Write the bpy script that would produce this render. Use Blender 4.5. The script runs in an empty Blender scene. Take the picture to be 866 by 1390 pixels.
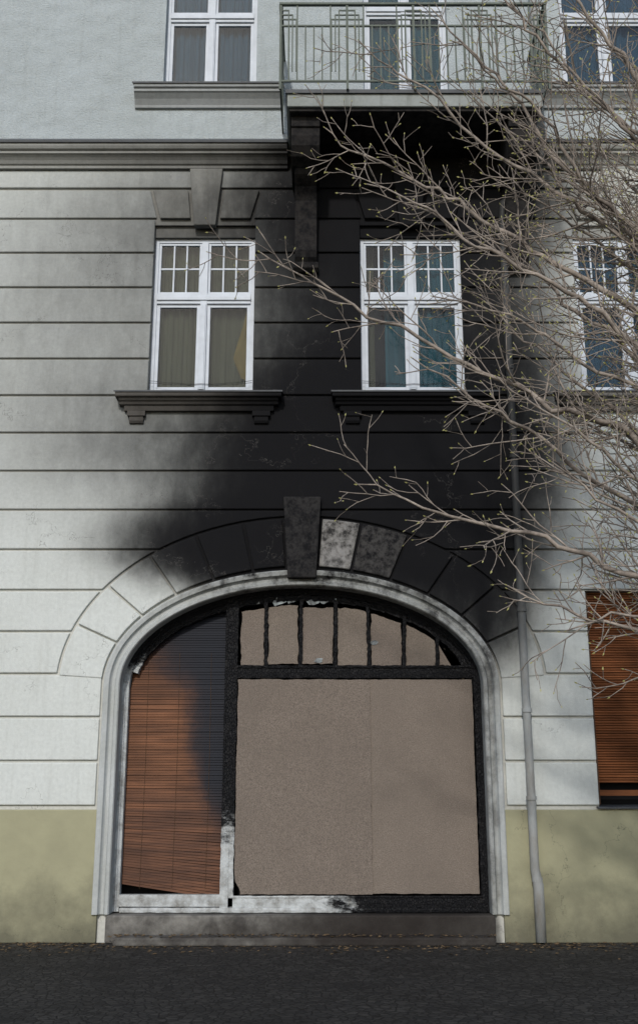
import bpy, bmesh, math, random
from mathutils import Vector, Matrix
random.seed(7)
S=bpy.context.scene
S.view_settings.view_transform='Standard'
S.view_settings.look='None'
S.view_settings.exposure=0

# ------------------------------------------------------------------ helpers
def empty(name):
    o=bpy.data.objects.new(name,None); S.collection.objects.link(o); return o

class MB:
    def __init__(s): s.v=[]; s.f=[]
    def add(s,vs,fs):
        n=len(s.v); s.v+=[tuple(v) for v in vs]; s.f+=[tuple(i+n for i in f) for f in fs]
    def box(s,x0,x1,y0,y1,z0,z1):
        vs=[(x,y,z) for x in (x0,x1) for y in (y0,y1) for z in (z0,z1)]
        s.add(vs,[(0,1,3,2),(4,6,7,5),(0,4,5,1),(2,3,7,6),(0,2,6,4),(1,5,7,3)])
    def prism(s,poly,y0,y1):
        n=len(poly)
        vs=[(x,y0,z) for x,z in poly]+[(x,y1,z) for x,z in poly]
        s.add(vs,[tuple(range(n)),tuple(range(2*n-1,n-1,-1))]+[(i,i+n,(i+1)%n+n,(i+1)%n) for i in range(n)])
    def extx(s,prof,x0,x1):
        n=len(prof)
        vs=[(x0,y,z) for y,z in prof]+[(x1,y,z) for y,z in prof]
        s.add(vs,[tuple(range(n)),tuple(range(2*n-1,n-1,-1))]+[(i,i+n,(i+1)%n+n,(i+1)%n) for i in range(n)])
    def tube(s,pts,rad,n=5,cap=True):
        pts=[Vector(p) for p in pts]; base=len(s.v); ref=Vector((0.3,0.9,0.31)).normalized()
        for i,p in enumerate(pts):
            d=(pts[min(i+1,len(pts)-1)]-pts[max(i-1,0)])
            if d.length<1e-7: d=Vector((0,0,1))
            d.normalize()
            a=d.cross(ref)
            if a.length<1e-3: a=d.cross(Vector((1,0,0)))
            a.normalize(); b=d.cross(a)
            for k in range(n):
                t=2*math.pi*k/n
                s.v.append(tuple(p+(a*math.cos(t)+b*math.sin(t))*rad[i]))
        for i in range(len(pts)-1):
            for k in range(n):
                k2=(k+1)%n
                s.f.append((base+i*n+k,base+i*n+k2,base+(i+1)*n+k2,base+(i+1)*n+k))
        if cap:
            s.f.append(tuple(base+k for k in range(n)))
            m=base+(len(pts)-1)*n
            s.f.append(tuple(m+k for k in range(n-1,-1,-1)))
    def build(s,name,mat,parent=None,bevel=0,smooth=False,seg=2,recalc=True):
        me=bpy.data.meshes.new(name); me.from_pydata(s.v,[],s.f); me.update()
        if recalc:
            bm=bmesh.new(); bm.from_mesh(me); bmesh.ops.recalc_face_normals(bm,faces=bm.faces); bm.to_mesh(me); bm.free()
        o=bpy.data.objects.new(name,me); S.collection.objects.link(o)
        me.materials.append(mat)
        if smooth:
            for p in me.polygons: p.use_smooth=True
        if bevel:
            m=o.modifiers.new('bevel','BEVEL'); m.width=bevel; m.segments=seg; m.limit_method='ANGLE'; m.angle_limit=math.radians(40)
        if parent: o.parent=parent
        return o

# ------------------------------------------------------------------ materials
class NT:
    def __init__(s,nt): s.nt=nt
    def n(s,t,**k):
        nd=s.nt.nodes.new(t)
        for a,b in k.items(): setattr(nd,a,b)
        return nd
    def l(s,a,b): s.nt.links.new(a,b)
    def put(s,sock,v):
        if v is None: return
        if isinstance(v,bpy.types.NodeSocket): s.l(v,sock)
        else: sock.default_value=v
    def m(s,op,a,b=None,c=None,clamp=False):
        nd=s.n('ShaderNodeMath',operation=op,use_clamp=clamp)
        s.put(nd.inputs[0],a); s.put(nd.inputs[1],b); s.put(nd.inputs[2],c)
        return nd.outputs[0]
    def pos(s): return s.n('ShaderNodeNewGeometry').outputs['Position']
    def scale(s,vec,x,y,z):
        nd=s.n('ShaderNodeMapping'); s.l(vec,nd.inputs[0]); nd.inputs['Scale'].default_value=(x,y,z); return nd.outputs[0]
    def noise(s,vec,sc,det=4,rough=.55,out=0):
        nd=s.n('ShaderNodeTexNoise'); s.l(vec,nd.inputs['Vector'])
        nd.inputs['Scale'].default_value=sc; nd.inputs['Detail'].default_value=det; nd.inputs['Roughness'].default_value=rough
        return nd.outputs[out]
    def rng(s,v,a,b,c=0.,d=1.,smooth=False):
        nd=s.n('ShaderNodeMapRange'); nd.clamp=True
        if smooth: nd.interpolation_type='SMOOTHSTEP'
        s.l(v,nd.inputs[0]); 
        for i,q in enumerate((a,b,c,d)): nd.inputs[i+1].default_value=q
        return nd.outputs[0]
    def mix(s,f,a,b,blend='MIX'):
        nd=s.n('ShaderNodeMix',data_type='RGBA',blend_type=blend)
        s.put(nd.inputs['Factor'],f)
        for k,v in (('A',a),('B',b)):
            sk=[i for i in nd.inputs if i.name==k and i.type=='RGBA'][0]
            if isinstance(v,(tuple,list)): v=(v[0],v[1],v[2],1)
            s.put(sk,v)
        return [o for o in nd.outputs if o.type=='RGBA'][0]
    def bump(s,h,st,dist,normal=None):
        nd=s.n('ShaderNodeBump'); s.l(h,nd.inputs['Height']); nd.inputs['Strength'].default_value=st; nd.inputs['Distance'].default_value=dist
        if normal: s.l(normal,nd.inputs['Normal'])
        return nd.outputs[0]
    def warp(s,p,sc,det,amt,rough=.6):
        nz=s.noise(p,sc,det,rough,out=1)
        a=s.n('ShaderNodeVectorMath',operation='SUBTRACT'); s.l(nz,a.inputs[0]); a.inputs[1].default_value=(.5,.5,.5)
        b=s.n('ShaderNodeVectorMath',operation='SCALE'); s.l(a.outputs[0],b.inputs[0]); b.inputs['Scale'].default_value=amt
        c=s.n('ShaderNodeVectorMath',operation='ADD'); s.l(p,c.inputs[0]); s.l(b.outputs[0],c.inputs[1])
        return c.outputs[0]

def newmat(name):
    m=bpy.data.materials.new(name); m.use_nodes=True
    t=NT(m.node_tree); b=m.node_tree.nodes['Principled BSDF']
    b.inputs['Specular IOR Level'].default_value=.15
    return m,t,b

def blobs(t,vec,lst):
    sp=t.n('ShaderNodeSeparateXYZ'); t.l(vec,sp.inputs[0]); D=None
    for cx,cz,rx,rz,st,pw in lst:
        dx=t.m('MULTIPLY_ADD',sp.outputs[0],1/rx,-cx/rx); dz=t.m('MULTIPLY_ADD',sp.outputs[2],1/rz,-cz/rz)
        d2=t.m('MULTIPLY_ADD',dx,dx,t.m('MULTIPLY',dz,dz))
        e=t.m('EXPONENT',t.m('MULTIPLY',t.m('POWER',d2,pw),-1.))
        D=t.m('MULTIPLY_ADD',e,st,D if D else 0.)
    return D
# soot density on the facade: (cx,cz,rx,rz,strength,power)
SOOT=[(0.60,5.50,1.80,1.0,8.,1.5),
      (-.05,4.62,2.10,.62,8.0,1.9),
      (.35,6.45,1.35,.9,3.2,1.4),
      (.05,7.60,1.10,2.0,2.2,1.4),
      (1.25,9.5,1.9,1.3,5.5,1.7),
      (1.45,7.30,1.5,2.2,4.0,1.7),
      (-1.4,5.95,2.0,.85,1.2,1.1),
      (-1.1,9.1,1.7,1.1,.95,1.2),
      (-2.2,8.2,2.5,2.2,.66,1.2),
      (-3.5,6.8,3.0,2.2,.20,1.2),
      (1.85,4.05,.74,.88,4.,1.5),
      (2.05,5.9,1.0,1.6,2.2,1.5),
      (1.99,2.0,.10,2.4,1.8,2.0)]
def make_soot_group():
    g=bpy.data.node_groups.new('soot_density','ShaderNodeTree')
    g.interface.new_socket(name='Density',in_out='OUTPUT',socket_type='NodeSocketFloat')
    t=NT(g); out=t.n('NodeGroupOutput')
    p=t.pos()
    D=blobs(t,t.warp(p,1.6,4,.30,.65),SOOT)
    mod=t.rng(t.noise(t.scale(p,1,1,.55),4.2,6,.68),.3,.7,.78,1.22)
    D=t.m('MULTIPLY',D,mod)
    t.l(D,out.inputs[0]); return g
SG=make_soot_group()
def soot_f(t,k=1.):
    g=t.n('ShaderNodeGroup'); g.node_tree=SG
    d=t.m('MULTIPLY',g.outputs[0],-k)
    return t.m('SUBTRACT',1.,t.m('EXPONENT',d),clamp=True)

def facade(name,base,k=1.,bump_sc=70,bump_st=.35,bump_d=.006,stain=.25,mottle=0.,mot_sc=9,cracks=True):
    m,t,b=newmat(name); p=t.pos()
    big=t.rng(t.noise(p,.9,4,.6),.35,.7)
    c=t.mix(t.m('MULTIPLY',big,stain),base,(base[0]*.68,base[1]*.67,base[2]*.62))
    stre=t.rng(t.noise(t.scale(p,7,7,.5),1.6,4,.6),.52,.78)
    c=t.mix(t.m('MULTIPLY',stre,stain*.9),c,(base[0]*.5,base[1]*.49,base[2]*.45))
    fine=t.rng(t.noise(p,22,4,.7),.3,.7,.9,1.06)
    vm=t.n('ShaderNodeVectorMath',operation='SCALE'); t.l(c,vm.inputs[0]); t.l(fine,vm.inputs['Scale']); c=vm.outputs[0]
    if k>0:
        f=soot_f(t,k)
        if mottle:
            mt=t.rng(t.noise(p,mot_sc,7,.75),.42,.6,1-mottle,1.)
            f=t.m('MULTIPLY',f,mt)
        c=t.mix(f,c,t.mix(f,(.082,.071,.060),(.0075,.0075,.0085)))
    if cracks:
        vo=t.n('ShaderNodeTexVoronoi',feature='DISTANCE_TO_EDGE'); 
        t.l(t.warp(p,2.5,4,.9,.7),vo.inputs['Vector']); vo.inputs['Scale'].default_value=.9
        line=t.rng(vo.outputs['Distance'],.001,.006,1.,0.)
        gate=t.rng(t.noise(p,.8,2,.5),.48,.54)
        c=t.mix(t.m('MULTIPLY',t.m('MULTIPLY',line,gate),.5),c,(.085,.08,.075))
    t.l(c,b.inputs['Base Color']); b.inputs['Roughness'].default_value=.92
    h=t.m('MULTIPLY_ADD',t.noise(p,3.,1,.6),3.,t.noise(p,bump_sc,2,.65))
    t.l(t.bump(h,bump_st,bump_d),b.inputs['Normal'])
    return m

def simple(name,base,rough=.7,var=.2,sc=8,bump=.2,bd=.004,metal=0,dark=None,stretch=(1,1,1),soot=0):
    m,t,b=newmat(name); p=t.scale(t.pos(),*stretch)
    n=t.rng(t.noise(p,sc,5,.65),.3,.7)
    d=dark or tuple(x*.55 for x in base)
    c=t.mix(t.m('MULTIPLY',n,var*2 if var<.5 else 1.),base,d)
    if soot: c=t.mix(soot_f(t,soot),c,(.02,.02,.02))
    t.l(c,b.inputs['Base Color']); b.inputs['Roughness'].default_value=rough; b.inputs['Metallic'].default_value=metal
    if bump: t.l(t.bump(t.noise(p,sc*6,2,.65),bump,bd),b.inputs['Normal'])
    return m

M_rust=facade('painted_plaster',(.61,.635,.61))
M_groove=facade('plaster_joint',(.54,.54,.50))
M_bleach=facade('heat_bleached_plaster',(.36,.355,.35),k=.20,mottle=.7,mot_sc=7,stain=.8)
M_speck=facade('spalled_plaster',(.25,.245,.24),k=.9,mottle=.16,mot_sc=12,stain=.5)
M_arch=facade('moulded_plaster',(.47,.49,.485),k=.60,mottle=.62,mot_sc=4,stain=.7,cracks=False)
M_key=facade('keystone_plaster',(.22,.215,.21),k=1.,mottle=.08,mot_sc=14,cracks=False)
M_stucco=facade('rough_stucco',(.42,.46,.47),k=0,bump_sc=38,bump_st=.9,bump_d=.02,stain=.28,cracks=False)
M_corn=facade('cornice_plaster',(.36,.365,.345),k=.9,stain=.4,cracks=False)
M_wk=facade('lintel_plaster',(.50,.505,.47),k=1.,stain=.4,cracks=False)
M_sill=facade('sill_plaster',(.19,.18,.165),k=.8,stain=.5,cracks=False)
M_sillup=facade('upper_sill_plaster',(.33,.345,.345),k=0,stain=.4,cracks=False)
M_slab=facade('balcony_concrete',(.31,.33,.32),k=.0,stain=.95,cracks=False)
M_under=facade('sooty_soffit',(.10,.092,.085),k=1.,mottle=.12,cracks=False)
def plinth_mat():
    m,t,b=newmat('plinth_paint'); p=t.pos()
    base=(.355,.34,.22)
    c=t.mix(t.m('MULTIPLY',t.rng(t.noise(p,1.2,5,.6),.35,.7),.55),base,(.21,.20,.135))
    sp=t.n('ShaderNodeSeparateXYZ'); t.l(p,sp.inputs[0])
    h=t.m('ADD',sp.outputs[2],t.m('MULTIPLY',t.m('SUBTRACT',t.noise(p,3,5,.7),.5),1.2))
    low_tone=t.rng(h,.75,-.05,0.,.85)  # plinth colour darkens towards the bottom, edge broken up by noise
    c=t.mix(low_tone,c,(.11,.105,.075))
    vo=t.n('ShaderNodeTexVoronoi',feature='DISTANCE_TO_EDGE')
    t.l(t.warp(p,3,4,.7,.7),vo.inputs['Vector']); vo.inputs['Scale'].default_value=1.1
    line=t.m('MULTIPLY',t.rng(vo.outputs['Distance'],.001,.006,1.,0.),t.rng(t.noise(p,1.3,2,.5),.48,.54))
    c=t.mix(t.m('MULTIPLY',line,.6),c,(.1,.1,.07))
    t.l(c,b.inputs['Base Color']); b.inputs['Roughness'].default_value=.85
    t.l(t.bump(t.noise(p,5,5,.6),.4,.02),b.inputs['Normal'])
    return m
M_plinth=plinth_mat()
M_white=simple('white_window_paint',(.60,.64,.69),.45,.18,6,.1)
M_flash=simple('zinc_flashing',(.09,.095,.10),.5,.3,10,.2)
M_rail=simple('green_railing_paint',(.13,.15,.125),.55,.3,12,.3)
M_pipe=simple('weathered_downpipe',(.36,.38,.38),.55,.4,5,.25,dark=(.20,.18,.15),stretch=(1,1,.4),soot=.55)
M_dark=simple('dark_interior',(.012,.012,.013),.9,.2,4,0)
M_wire=simple('wire',(.03,.03,.03),.5,.1,5,0)
def stone_mat():
    m,t,b=newmat('threshold_stone'); p=t.pos()
    c=t.mix(t.rng(t.noise(p,3,6,.7),.35,.65),(.22,.21,.19),(.07,.065,.06))
    D=blobs(t,t.warp(p,2.5,4,.7),[(1.0,.25,1.2,.5,2.6,1.6),(-.6,.05,1.4,.15,.9,1.5)])
    c=t.mix(t.m('SUBTRACT',1.,t.m('EXPONENT',t.m('MULTIPLY',D,-1.)),clamp=True),c,(.022,.018,.016))
    t.l(c,b.inputs['Base Color']); b.inputs['Roughness'].default_value=.9
    t.l(t.bump(t.noise(p,12,5,.7),.7,.015),b.inputs['Normal']); return m
M_stone=stone_mat()

def scorched():
    m,t,b=newmat('scorched_painted_wood'); p=t.pos()
    sp=t.n('ShaderNodeSeparateXYZ'); t.l(p,sp.inputs[0]); x=sp.outputs[0]; z=sp.outputs[2]
    a=t.m('MINIMUM',t.m('MULTIPLY_ADD',z,5,-5.6),t.m('MULTIPLY_ADD',x,20,44.))
    bb=t.m('MULTIPLY_ADD',z,5,-15.2)
    cc=t.m('MULTIPLY_ADD',x,3,-.2)
    f=t.m('MAXIMUM',t.m('MAXIMUM',a,bb),cc)
    f=t.m('ADD',f,t.m('MULTIPLY',t.m('SUBTRACT',t.noise(t.scale(p,1,1,2.),4,7,.75),.5),6.))
    f=t.m('MAXIMUM',f,0.,clamp=True)
    white=t.mix(t.rng(t.noise(p,6,6,.7),.42,.68),(.48,.50,.50),(.20,.195,.18))
    vo=t.n('ShaderNodeTexVoronoi',feature='DISTANCE_TO_EDGE'); t.l(t.scale(p,1,1,.55),vo.inputs['Vector']); vo.inputs['Scale'].default_value=42
    ash=t.rng(t.noise(p,11,7,.8),.56,.74,0.,.45)
    blk=t.mix(ash,(.008,.008,.009),(.085,.08,.078))
    c=t.mix(f,white,blk)
    t.l(c,b.inputs['Base Color'])
    t.l(t.m('MULTIPLY_ADD',f,.1,.5),b.inputs['Roughness'])
    h=t.m('MULTIPLY_ADD',t.rng(vo.outputs['Distance'],0,.12),f,t.noise(p,20,3,.7))
    t.l(t.bump(h,.8,.009),b.inputs['Normal'])
    return m
M_sc=scorched()

def slat_mat(name,base,burn):
    m,t,b=newmat(name); p=t.pos()
    wav=t.noise(t.scale(p,1.2,1,34),2.4,5,.7)
    c=t.mix(t.rng(wav,.3,.7),base,tuple(q*.4 for q in base))
    c=t.mix(t.rng(t.noise(t.scale(p,.4,1,11.),2.2,4,.6),.42,.72,0,.8),c,tuple(q*1.7 for q in base))
    c=t.mix(t.rng(t.noise(p,1.3,3,.6),.4,.65,0,.55),c,tuple(q*.35 for q in base))
    if burn:
        D=blobs(t,t.warp(t.scale(p,1,1,1),2.2,6,.42,.7),[(-1.15,3.45,.80,.55,4.5,2),(-1.12,2.6,.40,.95,4.5,2.),(-1.08,1.75,.24,.55,2.6,2.),(-1.9,3.8,.9,.35,1.6,2.),(-1.7,1.0,1.5,.7,.35,2.)])
        f=t.m('SUBTRACT',1.,t.m('EXPONENT',t.m('MULTIPLY',D,-1.)),clamp=True)
        c=t.mix(f,c,(.010,.012,.018))
    t.l(c,b.inputs['Base Color']); b.inputs['Roughness'].default_value=.6
    return m
M_blind=slat_mat('wood_blind',(.165,.070,.033),True)
M_shut=slat_mat('wood_shutter',(.235,.085,.032),False)

def board_mat(name,base):
    m,t,b=newmat(name); p=t.pos()
    c=t.mix(t.rng(t.noise(p,95,3,.6),.35,.65),base,tuple(q*.5 for q in base))
    c=t.mix(t.rng(t.noise(p,1.6,5,.6),.35,.7,0,.6),c,tuple(q*.6 for q in base))
    c=t.mix(t.rng(t.noise(p,7,5,.7),.5,.75,0,.35),c,tuple(q*.6 for q in base))
    vo=t.n('ShaderNodeTexVoronoi'); t.l(p,vo.inputs['Vector']); vo.inputs['Scale'].default_value=70
    c=t.mix(t.rng(vo.outputs['Distance'],.0,.3,.7,0.),c,tuple(min(1,q*1.5) for q in base))
    t.l(c,b.inputs['Base Color']); b.inputs['Roughness'].default_value=.85
    t.l(t.bump(t.noise(p,60,2,.6),.4,.004),b.inputs['Normal'])
    return m
M_bd1=board_mat('chipboard',(.232,.192,.160))
M_bd2=board_mat('chipboard_newer',(.245,.203,.168))
M_bd3=board_mat('chipboard_small',(.24,.20,.165))

def glass_mat():
    m=bpy.data.materials.new('window_glass'); m.use_nodes=True; nt=m.node_tree; nt.nodes.clear(); t=NT(nt)
    o=t.n('ShaderNodeOutputMaterial'); tr=t.n('ShaderNodeBsdfTransparent'); tr.inputs[0].default_value=(.78,.83,.84,1)
    gl=t.n('ShaderNodeBsdfGlossy'); gl.inputs['Roughness'].default_value=.03
    t.l(t.bump(t.noise(t.pos(),1.5,2,.5),.08,.02),gl.inputs['Normal'])
    fr=t.n('ShaderNodeFresnel'); fr.inputs[0].default_value=1.45
    f=t.m('MULTIPLY',fr.outputs[0],.6,clamp=True)
    mx=t.n('ShaderNodeMixShader'); t.l(f,mx.inputs[0]); t.l(tr.outputs[0],mx.inputs[1]); t.l(gl.outputs[0],mx.inputs[2]); t.l(mx.outputs[0],o.inputs[0])
    return m
M_glass=glass_mat()
M_cur_tan=simple('khaki_curtain',(.135,.12,.075),.9,.35,4,0,stretch=(4,1,.5))
M_cur_gold=simple('gold_curtain',(.26,.165,.05),.9,.3,4,0)
M_cur_teal=simple('teal_curtain',(.045,.135,.17),.9,.49,3,0,stretch=(4,1,.5))
M_cur_blue=simple('blue_net_curtain',(.06,.12,.18),.9,.4,22,.2)

# ------------------------------------------------------------------ layout constants (metres, wall face at y=0)
CX=-.21; A=2.19; B=1.22; ZS=2.88
COURSE=[1.48+.51*k for k in range(16)]+[9.58]
WINX=(-1.54,1.23,4.10); HW=.68; WZ0=6.65; WZ1=9.05
XL,XR=-7.5,7.5
bld=empty('apartment_building')

def ell(a,b,n=48,t0=math.pi,t1=0.):
    return [(CX+a*math.cos(t0+(t1-t0)*i/n), ZS+b*math.sin(t0+(t1-t0)*i/n)) for i in range(n+1)]

def rect_wall(mb,x0,x1,z0,z1,holes,y0,y1):
    xs=sorted({x0,x1}|{h[0] for h in holes if x0<h[0]<x1}|{h[1] for h in holes if x0<h[1]<x1})
    zs=sorted({z0,z1}|{h[2] for h in holes if z0<h[2]<z1}|{h[3] for h in holes if z0<h[3]<z1})
    for i in range(len(xs)-1):
        run=None
        for j in range(len(zs)-1):
            mx=(xs[i]+xs[i+1])/2; mz=(zs[j]+zs[j+1])/2
            solid=not any(h[0]<mx<h[1] and h[2]<mz<h[3] for h in holes)
            if solid and run is None: run=zs[j]
            if not solid and run is not None:
                mb.box(xs[i],xs[i+1],y0,y1,run,zs[j]); run=None
        if run is not None: mb.box(xs[i],xs[i+1],y0,y1,run,z1)

SHX0,SHX1,SHZ0,SHZ1=3.27,4.93,1.48,4.03
low_holes=[(c-HW,c+HW,WZ0,WZ1) for c in WINX]+[(CX-A,CX+A,0,4.2),(SHX0,SHX1,SHZ0,SHZ1)]
w=MB(); rect_wall(w,XL,XR,0,10.1,low_holes,.032,.5)
pts=ell(A,B)
for i in range(len(pts)-1):
    (xa,za),(xb,zb)=pts[i],pts[i+1]
    w.prism([(xa,za),(xb,zb),(xb,4.2),(xa,4.2)],.032,.5)
w.build('wall_core',M_groove,bld)

UH=.655
up_holes=[(-1.54-UH,-1.54+UH,11.25,13.3),(1.23-.6,1.23+.6,10.36,13.3),(4.10-UH,4.10+UH,11.25,13.3)]
w=MB(); rect_wall(w,XL,XR,10.1,15,up_holes,0.0,.5); w.build('upper_stucco_wall',M_stucco,bld)
w=MB(); w.extx([(.5,15),(-.45,15),(-.5,15.12),(-.5,15.25),(.5,15.3)],XL-.2,XR+.2); w.build('eaves',M_corn,bld)
w=MB(); w.box(XL,XR,.9,9,0,15); w.box(XL,XL+.4,.5,.9,0,15); w.box(XR-.4,XR,.5,.9,0,15); w.build('building_body',M_stucco,bld)
w=MB(); w.extx([(-.5,15.3),(4.5,18),(9.4,15.3)],XL-.2,XR+.2); w.build('roof',simple('roof_tiles',(.22,.09,.06),.9,.3,3,.4),bld)

w=MB(); PLT=1.445
w.box(XL,CX-A-.12,-.02,.031,0,PLT); w.box(CX+A+.12,XR,-.02,.031,0,PLT)
w.build('plinth',M_plinth,bld,bevel=.012)

# rusticated courses
G=.015
AO,BO=2.955,2.095
w=MB()
def cut(z0,z1):
    iv=[]
    for h in low_holes:
        if h[0]==CX-A: continue
        if h[2]<(z0+z1)/2<h[3]: iv.append((h[0],h[1]))
    return iv
for k in range(len(COURSE)-1):
    z0=COURSE[k]+G; z1=COURSE[k+1]-G
    top=(k==len(COURSE)-2)
    if top:
        prev=None
        for c in WINX:
            p0=[(XL,z0),(XL,z1)] if prev is None else [(prev+.66,z0),(prev+.765,z1)]
            w.prism([p0[0],(c-.66,z0),(c-.765,z1),p0[1]],0,.04); prev=c
        w.prism([(prev+.66,z0),(XR,z0),(XR,z1),(prev+.765,z1)],0,.04)
        continue
    ivs=sorted(cut(z0,z1))
    edges=[XL]
    for a_,b_ in ivs: edges+=[a_,b_]
    edges+=[XR]
    for i in range(0,len(edges),2):
        x0,x1=edges[i],edges[i+1]
        if z0<ZS+BO and x0<CX<x1:
            def side(sg):
                pl=[]
                n=10
                zt=min(z1,ZS+BO-1e-4)
                for q in range(n+1):
                    if z0>=ZS-.1:
                        t0=math.asin(min(1,max(0,(z0-ZS)/BO))); t1=math.asin(min(1,max(0,(zt-ZS)/BO)))
                        tt=t0+(t1-t0)*q/n
                        pl.append((CX+sg*AO*math.cos(tt),max(z0,ZS+BO*math.sin(tt))))
                    else:
                        zz=z0+(z1-z0)*q/n
                        pl.append((CX+sg*(A+.215),zz))
                if z1>ZS+BO: pl.append((CX,z1))
                return pl
            L=side(-1); w.prism([(x0,z0)]+L+([(x0,z1)]),0,.04)
            R=side(1); w.prism([(x1,z0)]+R+([(x1,z1)]),0,.04)
        else:
            w.box(x0,x1,0,.04,z0,z1)
w.box(XL,-.36,-.004,.04,9.605,9.87); w.box(.0,2.46,-.004,.04,9.605,9.87); w.box(2.82,XR,-.004,.04,9.605,9.87)
w.build('rusticated_courses',M_rust,bld,bevel=.012)

# voussoirs
def ring_pt(a,b,t): return (CX+a*math.cos(t),ZS+b*math.sin(t))
angs_out=[0.055,.36,.62,.87,1.10,1.315,1.49]
for sg in (-1,1):
    for i in range(6):
        t0,t1=angs_out[i]+(.007 if i else 0),angs_out[i+1]-.007
        n=8; outer=[];inner=[]
        for q in range(n+1):
            tt=t0+(t1-t0)*q/n
            x,z=ring_pt(2.918,2.058,tt); outer.append((CX+sg*(x-CX),z))
            x,z=ring_pt(A+.215,B+.235,tt); inner.append((CX+sg*(x-CX),z))
        mb=MB(); mb.prism(outer+inner[::-1],-.012,.04)
        mat=M_rust
        if sg==1 and i==5: mat=M_bleach
        if sg==1 and i==4: mat=M_speck
        mb.build('voussoir',mat,bld,bevel=.012)
mb=MB(); mb.prism([(CX-.175,4.17),(CX+.175,4.17),(CX+.235,5.2),(CX-.235,5.2)],-.10,.04)
mb.build('arch_keystone',M_key,bld,bevel=.015)

def sweep(mb,profile,a=A,b=B,zbot=0.,n=56):
    path=[]
    for z in (zbot,zbot+(ZS-zbot)*.33,zbot+(ZS-zbot)*.66): path.append(((CX-a,z),(-1,0)))
    for i in range(n+1):
        t=math.pi-math.pi*i/n
        nx,nz=math.cos(t)/a,math.sin(t)/b; l=math.hypot(nx,nz)
        path.append(((CX+a*math.cos(t),ZS+b*math.sin(t)),(nx/l,nz/l)))
    for z in (zbot+(ZS-zbot)*.66,zbot+(ZS-zbot)*.33,zbot): path.append(((CX+a,z),(1,0)))
    m=len(profile); vs=[];fs=[]
    for (p,nn) in path:
        for o,y in profile: vs.append((p[0]+nn[0]*o,y,p[1]+nn[1]*o))
    for i in range(len(path)-1):
        for k in range(m):
            k2=(k+1)%m; fs.append((i*m+k,i*m+k2,(i+1)*m+k2,(i+1)*m+k))
    fs.append(tuple(range(m))); fs.append(tuple((len(path)-1)*m+k for k in range(m-1,-1,-1)))
    mb.add(vs,fs)
mb=MB(); sweep(mb,[(-.012,.22),(-.012,-.01),(.0,-.028),(.035,-.028),(.05,.0),(.085,.004),(.10,-.012),(.115,-.045),(.165,-.052),(.18,-.04),(.185,.038),(.05,.038)],zbot=.3)
mb.build('arch_moulding',M_arch,bld,bevel=.004)
for c in WINX:
    mb=MB()
    mb.prism([(c-.145,9.0),(c+.145,9.0),(c+.225,9.86),(c-.225,9.86)],-.075,.04)
    for s in (-1,1):
        mb.prism([(c+s*.20,9.13),(c+s*.61,9.13),(c+s*.725,9.56),(c+s*.245,9.56)],-.022,.04)
    mb.build('window_keystone',M_wk,bld,bevel=.012)

prof=[(.03,9.875),(-.05,9.875),(-.05,9.915),(-.075,9.93),(-.10,9.97),(-.15,10.02),(-.18,10.03),(-.18,10.065),(-.215,10.08),(-.235,10.115),(-.24,10.165),(.0,10.34),(.03,10.34)]
mb=MB(); mb.extx(prof,XL,-.43); mb.extx(prof,2.9,XR); mb.build('cornice',M_corn,bld,bevel=.003)
mb=MB()
for a_,b_ in ((XL,-.42),(2.89,XR)):
    mb.extx([(-.26,10.150),(-.265,10.178),(-.01,10.365),(-.01,10.35),(-.245,10.168)],a_,b_)
mb.build('cornice_flashing',M_flash,bld)

for c in WINX:
    mb=MB()
    mb.extx([(.12,6.50),(-.19,6.50),(-.20,6.515),(-.20,6.565),(.12,6.62)],c-1.06,c+1.06)
    mb.extx([(.03,6.42),(-.10,6.42),(-.12,6.45),(-.15,6.47),(-.16,6.498),(.03,6.498)],c-1.02,c+1.02)
    mb.extx([(.03,6.35),(-.055,6.35),(-.08,6.418),(.03,6.418)],c-.96,c+.96)
    for s in (-.8,.8):
        mb.extx([(.03,6.19),(-.03,6.19),(-.05,6.22),(-.05,6.349),(.03,6.349)],c+s-.09,c+s+.09)
        mb.extx([(.03,6.28),(-.07,6.28),(-.07,6.348),(.03,6.348)],c+s-.115,c+s+.115)
    mb.build('window_sill',M_sill,bld,bevel=.005)
    mb=MB(); mb.extx([(.13,6.65),(-.215,6.575),(-.215,6.555),(-.208,6.555),(-.205,6.57),(.13,6.64)],c-1.075,c+1.075); mb.build('sill_flashing',M_flash,bld)
for c in (WINX[0],WINX[2]):
    mb=MB(); mb.extx([(.02,10.84),(-.04,10.84),(-.045,10.88),(-.09,10.95),(-.15,11.01),(-.17,11.02),(-.17,11.06),(-.20,11.07),(-.21,11.12),(.02,11.2)],c-1.03,c+1.03)
    mb.build('upper_window_sill',M_sillup,bld,bevel=.004)
    mb=MB(); mb.extx([(.12,11.25),(-.225,11.135),(-.225,11.11),(-.216,11.11),(-.214,11.125),(.12,11.235)],c-1.05,c+1.05); mb.build('sill_flashing',M_flash,bld)

# ------------------------------------------------------------------ windows
def curtain(name,x0,x1,z0,z1,y,mat,parent,amp=.028,per=.12):
    mb=MB(); n=int((x1-x0)/.012); vs=[];fs=[]
    ph=random.random()*6
    for i in range(n+1):
        x=x0+(x1-x0)*i/n
        yy=y+amp*math.sin(x*2*math.pi/per+ph+1.1*math.sin(x*9+ph))+amp*.4*math.sin(x*2*math.pi/(per*.37))
        vs+=[(x,yy,z0),(x+.01*math.sin(x*13),yy*.6+y*.4,z1)]
    for i in range(n): fs.append((2*i,2*i+2,2*i+3,2*i+1))
    mb.add(vs,fs); return mb.build(name,mat,parent,smooth=True,recalc=False)

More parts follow.
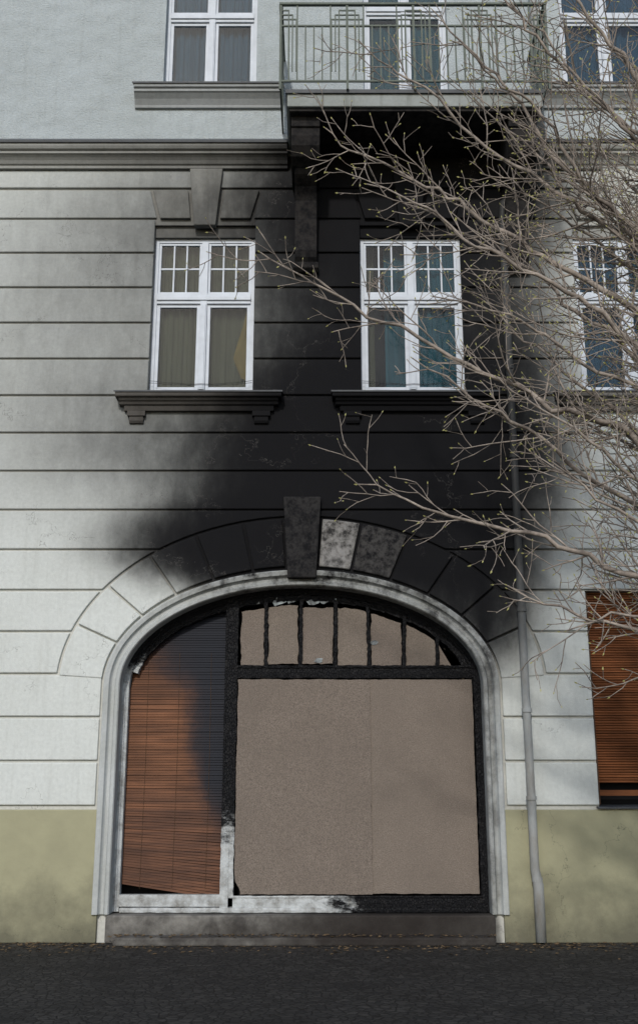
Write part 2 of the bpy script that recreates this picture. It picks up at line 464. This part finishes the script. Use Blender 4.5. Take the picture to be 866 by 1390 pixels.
def window(c,hw,z0,z1,zt,mats,small=True):
    W=empty('window'); W.parent=bld
    f=MB(); y0,y1=.13,.21; fw=.055
    f.box(c-hw+.001,c-hw+fw,y0,y1,z0+.001,z1-.001); f.box(c+hw-fw,c+hw-.001,y0,y1,z0+.001,z1-.001)
    f.box(c-hw+fw,c+hw-fw,y0+.002,y1,z1-fw,z1-.001); f.box(c-hw+fw,c+hw-fw,y0+.002,y1,z0+.001,z0+fw)
    f.box(c-.045,c+.045,y0-.02,y1-.002,z0+fw-.002,z1-fw+.002)
    f.box(c-hw+fw-.002,c+hw-fw+.002,y0-.012,y1-.004,zt,zt+.15)
    f.box(c-hw+fw-.003,c+hw-fw+.003,y0-.035,y1-.006,zt+.045,zt+.10)
    f.box(c-.03,c+.03,y0-.032,y1-.01,z0+fw,zt-.01)
    g=MB()
    for s in (-1,1):
        xa,xb=(c-hw+fw,c-.045) if s<0 else (c+.045,c+hw-fw)
        for (za,zb,sw) in ((z0+fw,zt,.045),(zt+.15,z1-fw,.032)):
            ya,yb=.145,.19
            f.box(xa,xa+sw,ya,yb,za,zb); f.box(xb-sw,xb,ya,yb,za,zb)
            f.box(xa+sw,xb-sw,ya+.002,yb,za,za+sw); f.box(xa+sw,xb-sw,ya+.002,yb,zb-sw,zb)
            if za>zt and small:
                for q in (1,2):
                    xx=xa+sw+(xb-xa-2*sw)*q/3; f.box(xx-.011,xx+.011,ya+.008,yb-.008,za+sw,zb-sw)
                zm=(za+zb)/2; f.box(xa+sw,xb-sw,ya+.012,yb-.012,zm-.013,zm+.013)
            g.box(xa+sw-.005,xb-sw+.005,.166,.170,za+sw-.005,zb-sw+.005)
    f.build('frame',M_white,W,bevel=.004)
    g.build('glass',M_glass,W)
    for k,(x0,x1,mat,y) in enumerate(mats):
        curtain('curtain',x0,x1,z0-.02,z1+.02,y,mat,W)
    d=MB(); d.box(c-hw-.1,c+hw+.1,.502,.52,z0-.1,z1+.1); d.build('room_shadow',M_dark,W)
    return W
c=WINX[0]
W0=window(c,HW,WZ0,WZ1-.16,7.93,[(c-HW,c-.05,M_cur_tan,.27),(c+.05,c+HW,M_cur_tan,.30)])
mb=MB(); vs=[];fs=[]
for i in range(11):
    u=i/10; zz=7.86-u*.95; xl=c+.56-.20*math.sin(min(1,u*1.3)*math.pi/2)*(.35+.65*u); xr=c+.65
    if u>.7: xl=xl+(u-.7)*.5
    for q in range(9):
        v=q/8; vs.append((xl+(xr-xl)*v,.245+.012*math.sin(v*14+u*2),zz-.06*v*u))
for i in range(10):
    for q in range(8): fs.append((i*9+q,i*9+q+1,(i+1)*9+q+1,(i+1)*9+q))
mb.add(vs,fs); mb.build('gold_drape',M_cur_gold,W0,smooth=True,recalc=False)
c=WINX[1]
window(c,HW,WZ0,WZ1-.16,7.93,[(c-HW,c-.48,M_cur_tan,.40),(c-.34,c-.04,M_cur_teal,.34),(c+.05,c+HW,M_cur_teal,.25)])
c=WINX[2]
window(c,HW,WZ0,WZ1-.16,7.93,[(c-HW,c+.2,M_cur_blue,.34),(c+.2,c+HW,M_cur_teal,.30)])
mb=MB()
for c in WINX:
    mb.box(c-HW,c+HW,.08,.30,WZ1-.16,WZ1+.01)
mb.build('window_head',M_corn,bld)
window(WINX[0],UH,11.25,13.3,12.38,[(WINX[0]-UH,WINX[0]+UH,M_cur_blue,.28)],small=False)
window(WINX[1],.6,10.36,13.3,12.5,[(WINX[1]-.6,WINX[1]+.6,M_cur_teal,.28)],small=False)
window(WINX[2],UH,11.25,13.3,12.38,[(WINX[2]-UH,WINX[2]+UH,M_cur_blue,.28)],small=False)
mb=MB()
for c in WINX[:2]:
    for (zz,yy,sg) in ((6.76,.02,.03),(6.80,.05,.045)):
        mb.tube([(c-HW+.01+(2*HW-.02)*i/12,yy,zz-sg*math.sin(math.pi*i/12)+.006*math.sin(i*2.3)) for i in range(13)],[.0035]*13,4)
mb.build('sill_wire',M_wire,bld)

# ------------------------------------------------------------------ balcony
bal=empty('balcony'); bal.parent=bld
BX0,BX1,BY=-.41,2.88,-1.10
mb=MB(); mb.box(BX0,BX1,BY,-.001,10.13,10.34); mb.build('slab',M_slab,bal,bevel=.01)
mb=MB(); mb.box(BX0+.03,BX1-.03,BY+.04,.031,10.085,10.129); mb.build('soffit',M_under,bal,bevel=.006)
mb=MB(); mb.box(BX0-.02,BX1+.02,BY-.03,-.003,10.342,10.362); mb.box(BX0-.02,BX1+.02,BY-.03,BY-.022,10.31,10.342); mb.build('drip_flashing',M_flash,bal)
for bx in (-.175,2.64):
    mb=MB()
    mb.extx([(.04,9.55),(-.62,9.55),(-.78,9.60),(-.88,9.70),(-.92,9.82),(-.92,9.93),(-.95,9.94),(-.95,10.084),(.04,10.084)],bx-.185,bx+.185)
    mb.extx([(.04,8.42),(-.12,8.42),(-.17,8.47),(-.20,8.56),(-.20,8.75),(-.22,9.05),(-.27,9.25),(-.38,9.40),(-.55,9.48),(-.60,9.549),(.04,9.549)],bx-.145,bx+.145)
    mb.extx([(.04,8.30),(-.08,8.30),(-.13,8.34),(-.14,8.419),(.04,8.419)],bx-.165,bx+.165)
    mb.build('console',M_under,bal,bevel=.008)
r=MB()
RX0,RX1,RY=-.50,2.97,-1.16
Z0,Z1,ZT=10.46,11.30,11.62
def bar(x0,x1,y0,y1,z0,z1): r.box(x0,x1,y0,y1,z0,z1)
bar(RX0-.02,RX1+.02,RY-.025,RY+.025,ZT,ZT+.03)
for zz in (Z0,Z1): bar(RX0,RX1,RY-.012,RY+.012,zz-.012,zz+.012)
for xx in (RX0,RX1): 
    bar(xx-.025,xx+.025,RY+.025,0,ZT+.001,ZT+.029)
    for zz in (Z0,Z1,): bar(xx-.012,xx+.012,RY+.012,0,zz-.011,zz+.011)
    for q in range(1,9):
        yy=RY+q*.125; bar(xx-.009,xx+.009,yy-.009,yy+.009,Z0,ZT)
x=RX0; i=0
while x<=RX1+.01:
    post=(i%8==0)
    if post: bar(x-.015,x+.015,RY-.015,RY+.015,10.34,ZT)
    elif i%8 in (2,6): bar(x-.009,x+.009,RY-.009,RY+.009,Z0,ZT)
    else: bar(x-.009,x+.009,RY-.009,RY+.009,Z0,Z1)
    i+=1; x+=(RX1-RX0)/32
pw=(RX1-RX0)/4
for q in range(4):
    xa=RX0+q*pw
    for e,zz in ((.05,11.54),(.10,11.47),(.15,11.40)):
        for sg,xo in ((1,xa),(-1,xa+pw)):
            x0_,x1_=sorted((xo+sg*.015,xo+sg*(e+.06)))
            bar(x0_,x1_,RY-.008,RY+.008,zz-.008,zz+.008)
            x0_,x1_=sorted((xo+sg*(e+.046),xo+sg*(e+.062)))
            bar(x0_,x1_,RY-.0095,RY+.0095,Z0+.15,zz)
r.build('railing',M_rail,bal)

# ------------------------------------------------------------------ shopfront in the arch
shop=empty('boarded_shopfront'); shop.parent=bld
def charbar(mb,p0,p1,w,d,seg=.05,jit=.006):
    p0=Vector(p0);p1=Vector(p1); L=(p1-p0).length; n=max(2,int(L/seg)); dr=(p1-p0).normalized()
    sd=Vector((0,1,0)).cross(dr).normalized(); up=Vector((0,1,0))
    vs=[];fs=[]
    cs=[(-w/2,-d/2),(0,-d/2-.004),(w/2,-d/2),(w/2,d/2),(-w/2,d/2)]
    for i in range(n+1):
        p=p0+dr*L*i/n
        for a_,c_ in cs:
            vs.append(p+sd*(a_+random.uniform(-jit,jit))+up*(c_+random.uniform(-jit,jit)*.6))
    m=len(cs)
    for i in range(n):
        for k in range(m):
            k2=(k+1)%m; fs.append((i*m+k,i*m+k2,(i+1)*m+k2,(i+1)*m+k))
    fs.append(tuple(range(m))); fs.append(tuple(n*m+k for k in range(m-1,-1,-1)))
    mb.add(vs,fs)
fr=MB()
sweep(fr,[(-.004,.20),(-.004,.34),(-.085,.34),(-.085,.225),(-.055,.215),(-.05,.20)],zbot=.31)
fr.build('arched_frame',M_sc,shop,bevel=.004)
fr=MB()
pp=ell(A-.125,B-.125,60)
for i in range(len(pp)-1):
    if pp[i][0]>-2.25: charbar(fr,(pp[i][0],.27,pp[i][1]),(pp[i+1][0],.27,pp[i+1][1]),.075,.07,.05,.009)
charbar(fr,(-1.065,.27,.48),(-1.065,.27,3.95),.135,.12)
charbar(fr,(-1.135,.225,.34),(-1.135,.225,3.9),.03,.03,.05,.004)
charbar(fr,(-1.0,.265,3.06),(1.93,.265,3.06),.15,.11)
charbar(fr,(-1.0,.215,3.12),(1.93,.215,3.12),.03,.04,.05,.006)
charbar(fr,(1.925,.27,.35),(1.925,.27,3.2),.085,.12,.05,.009)
for x in (-.65,-.23,.20,.62,1.04,1.45):
    zt=ZS+(B-.14)*math.sqrt(max(0,1-((x-CX)/(A-.14))**2))
    charbar(fr,(x,.25,3.1),(x+random.uniform(-.02,.02),.25,zt),.042,.07,.03,.009)
charbar(fr,(-1.9,.28,3.62),(-1.1,.28,3.92),.05,.05,.05,.01)
fr.build('charred_frame',M_sc,shop)
fr=MB()
charbar(fr,(-2.32,.27,.43),(-1.13,.27,.43),.13,.12,.2,.001)
charbar(fr,(-1.0,.27,.41),(1.93,.27,.41),.13,.12,.06,.004)
charbar(fr,(-1.05,.225,.47),(1.93,.225,.47),.025,.04,.06,.003)
charbar(fr,(-1.09,.21,.32),(-1.09,.21,1.25),.07,.03,.2,.001)
charbar(fr,(-2.3,.25,.33),(1.95,.25,.33),.05,.16,.06,.003)
fr.build('bottom_rail',M_sc,shop)
def ragged(x0,x1,z0,z1,ztop=None,j=.004,step=.03):
    pl=[]
    zr=(ztop(x1) if ztop else z1); zl=(ztop(x0) if ztop else z1)
    def run(a,b,f=None):
        L=math.hypot(b[0]-a[0],b[1]-a[1]); s=0; jj=0
        while s<L:
            u=s/L; x=a[0]+(b[0]-a[0])*u; z=a[1]+(b[1]-a[1])*u
            if f: z=f(x)
            jj=jj*.6+random.uniform(-j,j)
            if abs(b[0]-a[0])>abs(b[1]-a[1]): z+=jj
            else: x+=jj
            pl.append((x,z)); s+=step*random.uniform(.4,2.2)
    run((x0,z0),(x1,z0)); run((x1,z0),(x1,zr)); run((x1,zr),(x0,zl),ztop); run((x0,zl),(x0,z0))
    return pl
mb=MB(); pl=ragged(-.985,.621,.50,2.965)
pl=[(x+(.07*min(1,(.66-z)*9) if (x<-.9 and z<.66) else 0),z) for x,z in pl]
mb.prism(pl,.205,.217); mb.build('board',M_bd1,shop)
mb=MB(); mb.prism(ragged(.618,1.865,.505,2.965,j=.003),.220,.232); mb.build('board',M_bd2,shop)
def arch_in(x): return min(3.90,ZS+(B-.22)*math.sqrt(max(0,1-((x-CX)/(A-.22))**2)))
xs=[-.985,-.65,-.23,.20,.62,1.04,1.45,1.80]
hts=[3.90,3.875,3.85,3.87,3.83,3.9,3.9]
for i in range(7):
    mb=MB(); h=hts[i]
    cut_=(lambda x,h=h: min(h,arch_in(x)))
    lo=3.14 if i not in(1,2) else 3.16
    mb.prism(ragged(xs[i]+.026,xs[i+1]-.026,lo,3.9,cut_,.009,.03),.245,.257); mb.build('transom_board',M_bd3 if i%2 else M_bd1,shop)
mb=MB()
for (x,z,s) in ((.0,3.20,.06),(-.5,3.93,.09),(-.35,3.94,.06),(-.08,3.95,.10),(.05,3.95,.07),(.22,3.94,.05),(-.75,3.92,.05),(.68,3.42,.05),(1.1,3.86,.04)):
    pl=[(x+s*(.5+.7*random.random())*math.cos(t)*1.1,z+s*(.4+.7*random.random())*math.sin(t)*.7) for t in [i*2*math.pi/9 for i in range(9)]]
    mb.prism(pl,.236,.239)
mb.build('glass_remnants',simple('sooted_glass',(.36,.40,.41),.3,.49,14,.1,dark=(.04,.04,.04)),shop)
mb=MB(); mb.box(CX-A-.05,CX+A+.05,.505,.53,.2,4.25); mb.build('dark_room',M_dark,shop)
mb=MB(); z=.56
while z<3.95:
    xa=-2.335; xb=-1.125
    if z>ZS:
        q=1-((z-ZS)/(B-.09))**2
        if q<=0: break
        xa=max(xa,CX-(A-.09)*math.sqrt(q))
    if xa>xb-.05: break
    tilt=-.17*max(0,1-(z-.56)/1.1)+random.uniform(-.004,.004)
    s=random.uniform(-.004,.004)
    xa+=random.uniform(0,.012)
    vs=[]
    for (x,dz) in ((xa,-tilt*.35),(xb,tilt*.65)):
        vs+=[(x,.315+s,z+dz-.013),(x,.322+s,z+dz+.0145),(x,.330+s,z+dz+.0145),(x,.323+s,z+dz-.013)]
    mb.add(vs,[(0,4,5,1),(1,5,6,2),(2,6,7,3),(3,7,4,0),(0,1,2,3),(7,6,5,4)])
    z+=.030
mb.build('wooden_blind',M_blind,shop)
mb=MB()
for x in (-2.1,-1.72,-1.33): mb.tube([(x,.311,.55),(x+.01,.311,2),(x,.311,3.3)],[.002]*3,4)
mb.build('blind_cords',simple('cord',(.10,.06,.035),.8),shop)

mb=MB(); mb.box(CX-A-.02,CX+A+.02,-.03,.5,.0,.295); mb.build('threshold',M_stone,bld,bevel=.02)
mb=MB(); mb.box(CX-A+.12,CX+A-.02,-.30,-.032,0,.09); mb.build('door_step',M_stone,bld,bevel=.02)

sh=empty('shuttered_window'); sh.parent=bld
mb=MB(); z=1.76
while z<4.02:
    s=random.uniform(-.002,.002)
    mb.extx([(.12+s,z-.0135),(.110+s,z-.006),(.110+s,z+.006),(.12+s,z+.0135),(.13,z+.0135),(.13,z-.0135)],SHX0+.03,SHX1-.03); z+=.030
mb.extx([(.10,1.60),(.10,1.665),(.13,1.665),(.13,1.60)],SHX0+.03,SHX1-.03)
mb.build('slats',M_shut,sh)
mb=MB(); mb.box(SHX0+.001,SHX0+.035,.08,.2,1.5,4.03); mb.box(SHX1-.035,SHX1-.001,.08,.2,1.5,4.03); mb.build('guides',simple('brown_guide',(.09,.05,.03),.6),sh)
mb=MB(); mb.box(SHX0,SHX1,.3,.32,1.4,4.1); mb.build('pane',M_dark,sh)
mb=MB(); mb.extx([(.3,1.50),(-.06,1.475),(-.06,1.455),(.3,1.47)],SHX0-.03,SHX1+.03); mb.build('sill',M_flash,sh)

dp=empty('downpipe'); dp.parent=bld
mb=MB(); px=2.46
path=[(px+.03,-.10,.02),(px+.03,-.10,.62),(px+.0,-.10,.80),(px,-.10,2.0),(px-.005,-.10,3.5),(px+.0,-.10,6.0),(px,-.10,9.0),(px+.02,-.10,9.3),(px+.52,-.14,9.8),(px+.56,-.30,10.1),(px+.56,-.30,14.9)]
mb.tube(path,[.060,.060,.052]+[.049]*8,16)
mb.build('pipe',M_pipe,dp,smooth=True)
mb=MB()
for z in (.66,1.55,2.55,3.75,4.7,5.7,6.9,8.2): mb.tube([(px+(.02 if z<.7 else 0),-.10,z),(px+(.02 if z<.7 else 0),-.10,z+.045)],[.061,.061],16)
for z in (1.2,3.6,6.0,8.5): 
    mb.box(px-.012,px+.012,-.10,.03,z,z+.025)
mb.build('collars',M_pipe,dp)

# ------------------------------------------------------------------ ground
def ground_mat():
    m,t,b=newmat('earth_and_grass'); p=t.pos()
    c=t.mix(t.rng(t.noise(p,.3,6,.6),.4,.6),(.05,.06,.03),(.07,.065,.05)); t.l(c,b.inputs['Base Color']); b.inputs['Roughness'].default_value=.95
    return m
def pave_mat():
    m,t,b=newmat('small_mosaic_paving'); p=t.pos()
    vo=t.n('ShaderNodeTexVoronoi',feature='DISTANCE_TO_EDGE'); t.l(p,vo.inputs['Vector']); vo.inputs['Scale'].default_value=13
    vc=t.n('ShaderNodeTexVoronoi'); t.l(p,vc.inputs['Vector']); vc.inputs['Scale'].default_value=13
    bw=t.n('ShaderNodeRGBToBW'); t.l(vc.outputs['Color'],bw.inputs[0])
    c=t.mix(bw.outputs[0],(.020,.0195,.019),(.050,.047,.043))
    c=t.mix(t.rng(vo.outputs['Distance'],.02,.09,1.,0.),c,(.012,.011,.010))
    c=t.mix(t.rng(t.noise(p,1.3,5,.65),.45,.7,0,.7),c,(.014,.013,.012))
    sp=t.n('ShaderNodeSeparateXYZ'); t.l(p,sp.inputs[0])
    dust=t.m('MULTIPLY',t.rng(t.m('ADD',sp.outputs[1],t.m('MULTIPLY',t.noise(p,2.5,5,.7),.8)),-.6,.3),t.rng(t.noise(p,6,5,.7),.4,.65))
    c=t.mix(t.m('MULTIPLY',dust,.7),c,(.10,.088,.072))
    t.l(c,b.inputs['Base Color']); b.inputs['Roughness'].default_value=.85
    t.l(t.bump(t.rng(vo.outputs['Distance'],0,.15),.7,.012),b.inputs['Normal'])
    return m
mb=MB(); mb.add([(-300,-300,-.13),(300,-300,-.13),(300,300,-.13),(-300,300,-.13)],[(0,1,2,3)]); mb.build('ground',ground_mat())
mb=MB(); mb.add([(-60,-11.6,-.12),(60,-11.6,-.12),(60,-5.15,-.12),(-60,-5.15,-.12)],[(0,1,2,3)]); mb.build('road',simple('asphalt',(.05,.05,.052),.9,.3,5,.5,.006))
PM=pave_mat()
mb=MB(); mb.box(-60,60,-5.0,.02,-.15,0); mb.build('pavement',PM)
mb=MB(); mb.box(-60,60,-17,-11.76,-.15,0); mb.build('pavement.001',PM)
KM=simple('granite_kerb',(.20,.195,.19),.85,.3,20,.4)
for nm,ya,yb in (('kerb',-5.148,-5.002),('kerb.001',-11.758,-11.602)):
    mb=MB(); x=-30
    while x<30: mb.box(x,x+.99,ya,yb,-.15,.004); x+=1.0
    mb.build(nm,KM,bevel=.01)
mb=MB()
for i in range(1300):
    x=random.uniform(-4.5,4.5); y=-abs(random.gauss(.05,.38))-.03
    if y<-3: continue
    zz=.006
    if CX-A<x<CX+A and y>-.3: zz=.096
    s=random.uniform(.010,.034); a_=random.random()*6.3; tl=random.uniform(0,.014)
    u=Vector((math.cos(a_),math.sin(a_),0))*s; v=Vector((-math.sin(a_),math.cos(a_),0))*s*.6
    p=Vector((x,y,zz))
    mb.add([p-u,p+v+Vector((0,0,tl)),p+u+Vector((0,0,tl*.4)),p-v],[(0,1,2,3)])
mb.build('fallen_leaves',simple('dry_leaf',(.15,.105,.06),.9,.49,30,0),recalc=False)

# ------------------------------------------------------------------ tree
tree=MB(); buds=MB()
rnd=random.Random(21)
def rv(s): return Vector((rnd.gauss(0,s),rnd.gauss(0,s),rnd.gauss(0,s)))
def bud(p,d,s=1.):
    d=d.normalized(); a_=d.cross(Vector((.2,1,.1))).normalized(); b2=d.cross(a_)
    L=rnd.uniform(.018,.036)*s; r_=L*.26
    vs=[p-d*L*.2]+[p+d*L*.35+a_*r_*math.cos(k*2.094)+b2*r_*math.sin(k*2.094) for k in range(3)]+[p+d*L]
    buds.add(vs,[(0,1,2),(0,2,3),(0,3,1),(4,2,1),(4,3,2),(4,1,3)])
def branch(p,d,L,r0,lvl,trop=.12):
    seg={2:.11,3:.08,4:.06}[lvl]; n=max(3,int(L/seg)); pts=[p.copy()]; rad=[r0]; d=d.normalized()
    r1={2:.0046,3:.0036,4:.0030}[lvl]
    for i in range(n):
        d=(d+rv(.09 if lvl<3 else .14)+Vector((-.02,0,trop*.35))).normalized()
        p=p+d*(L/n); pts.append(p.copy()); rad.append(r0+(r1-r0)*((i+1)/n)**.8)
    tree.tube(pts,rad,{2:5,3:4,4:3}[lvl],cap=False)
    if lvl<4:
        step={2:.115,3:.14}[lvl]; s=step*rnd.uniform(.6,1.6)
        side=rnd.choice((-1,1))
        while s<L*.97:
            i=min(n-1,int(s/L*n)); q=pts[i].lerp(pts[i+1],s/L*n-i); dd=(pts[i+1]-pts[i]).normalized()
            perp=dd.cross(Vector((rnd.gauss(0,.35),1,rnd.gauss(0,.35)))).normalized()*side; side=-side
            perp=(perp+rv(.35)).normalized()
            ang=rnd.uniform(.45,1.05); nd=dd*math.cos(ang)+perp*math.sin(ang)
            rem=1-s/L*.75
            if lvl==2: l2=rnd.uniform(.12,.68)*(rem*.7+.3)
            else: l2=rnd.uniform(.05,.20)
            branch(q,nd,l2,max(r1,rad[i]*.6),lvl+1,trop)
            s+=step*rnd.uniform(.55,1.7)
    if rnd.random()<.75: bud(pts[-1],d,1.)
def limb(p0,p1,r0,lift=.0):
    p0=Vector(p0);p1=Vector(p1); L=(p1-p0).length; n=int(L/.14)
    ctrl=p0.lerp(p1,.45)+Vector((0,0,lift)); pts=[];rad=[];off=Vector((0,0,0))
    for i in range(n+1):
        t=i/n; q=p0*(1-t)**2+ctrl*2*t*(1-t)+p1*t*t
        off=off*.88+rv(.03); pts.append(q+off*min(1,t*4)); rad.append(r0*.9*(1-t)**.9+.0058)
    tree.tube(pts,rad,7,cap=False)
    s=L*.16; side=1
    while s<L*.99:
        i=min(n-1,int(s/L*n)); q=pts[i]; dd=(pts[i+1]-pts[i]).normalized()
        perp=dd.cross(Vector((rnd.gauss(0,.5),1,rnd.gauss(0,.5)))).normalized()*side; side=-side
        perp=(perp+rv(.4)).normalized(); ang=rnd.uniform(.35,1.0)
        nd=dd*math.cos(ang)+perp*math.sin(ang)
        branch(q,nd,rnd.uniform(.35,1.55)*(1-.6*s/L),max(.006,rad[i]*.5),2)
        s+=rnd.uniform(.09,.26)
    bud(pts[-1],pts[-1]-pts[-2],1.2)
TX,TY=4.25,-3.9
tp=[(TX,TY,-.05),(TX,TY,.12),(TX+.02,TY,.8),(TX-.02,TY+.03,1.6),(TX-.06,TY,2.4),(TX-.10,TY-.05,3.4),(TX-.05,TY+.05,4.6),(TX-.16,TY,6.0),(TX-.1,TY+.1,7.6),(TX-.2,TY,9.6)]
tree.tube(tp,[.24,.17,.145,.135,.13,.10,.082,.06,.035,.012],14)
T=[((-.55,-3.9,6.50),4.0,.040),((.02,-3.8,8.05),5.0,.040),((.30,-3.7,4.40),2.9,.036),((.85,-4.2,5.35),3.2,.036),
   ((1.55,-4.0,3.25),2.7,.03),((1.1,-3.7,9.4),5.8,.040),((2.2,-4.3,10.0),6.6,.035),((.55,-4.4,7.0),4.4,.036),
   ((1.7,-3.3,6.3),3.4,.033),((2.0,-4.5,4.3),2.9,.032),((2.6,-3.5,8.2),5.4,.032),((3.2,-4.6,10.2),7.2,.03),
   ((2.4,-3.2,3.7),2.6,.025),((1.2,-4.7,8.3),5.6,.032),((.9,-3.2,7.6),4.8,.032),((2.5,-4.6,5.6),3.8,.028),
   ((1.9,-3.9,7.3),5.0,.028),((2.7,-4.2,6.8),5.3,.028),
   ((.35,-4.1,8.7),5.6,.032),((1.6,-3.6,8.5),5.3,.028),((1.5,-4.4,5.0),3.2,.028),
   ((1.8,-4.2,9.3),6.2,.028),((2.6,-3.9,9.4),6.6,.028),((2.9,-4.3,7.6),6.0,.024),((1.3,-4.2,9.9),6.6,.028),
   ((1.1,-3.9,6.1),4.3,.026),((1.9,-3.3,5.5),3.9,.024),((2.1,-4.0,3.0),3.0,.022),
   ((6.2,-3.6,6.5),2.8,.05),((6.8,-4.3,8.4),4.2,.045),((5.6,-3.0,9.4),5.0,.04),((6.9,-3.8,5.0),2.4,.04),((5.0,-5.2,8.2),4.5,.035)]
for tip,zs,r_ in T:
    limb((TX-.07,TY,zs),tip,r_,lift=rnd.uniform(-.25,.35))
def bark():
    m,t,b=newmat('bark'); p=t.pos()
    c=t.mix(t.rng(t.noise(p,5,5,.7),.35,.65),(.38,.325,.275),(.12,.10,.085))
    t.l(c,b.inputs['Base Color']); b.inputs['Roughness'].default_value=.7
    return m
tr=tree.build('magnolia_tree',bark(),smooth=True,recalc=False)
bo=buds.build('buds',simple('bud_green',(.46,.44,.18),.6,.2,8,0),tr,recalc=False)

# ------------------------------------------------------------------ light, world, camera
EL,AZ=math.radians(32),math.radians(8)
wd=bpy.data.worlds.new('World'); S.world=wd; wd.use_nodes=True; nt=wd.node_tree
sky=nt.nodes.new('ShaderNodeTexSky'); sky.sky_type='NISHITA'; sky.sun_disc=False; sky.sun_elevation=EL; sky.sun_rotation=math.pi+AZ
bg=nt.nodes['Background']; nt.links.new(sky.outputs[0],bg.inputs[0]); bg.inputs[1].default_value=.14
sd=bpy.data.lights.new('sun','SUN'); sd.energy=2.1; sd.angle=math.radians(2.5); sd.color=(1,.975,.94)
so=bpy.data.objects.new('sun',sd); S.collection.objects.link(so)
dirv=Vector((math.sin(AZ)*math.cos(EL),math.cos(AZ)*math.cos(EL),-math.sin(EL)))
so.rotation_euler=dirv.to_track_quat('-Z','Y').to_euler(); so.location=(-5,-20,20)
cd=bpy.data.cameras.new('camera'); co=bpy.data.objects.new('camera',cd); S.collection.objects.link(co)
co.location=(0,-13.45,1.6); co.rotation_euler=(math.radians(90+16),0,0)
cd.sensor_fit='VERTICAL'; cd.sensor_height=36; cd.lens=1500/1390*36; cd.shift_y=-45/1390; cd.clip_end=1000
S.camera=co
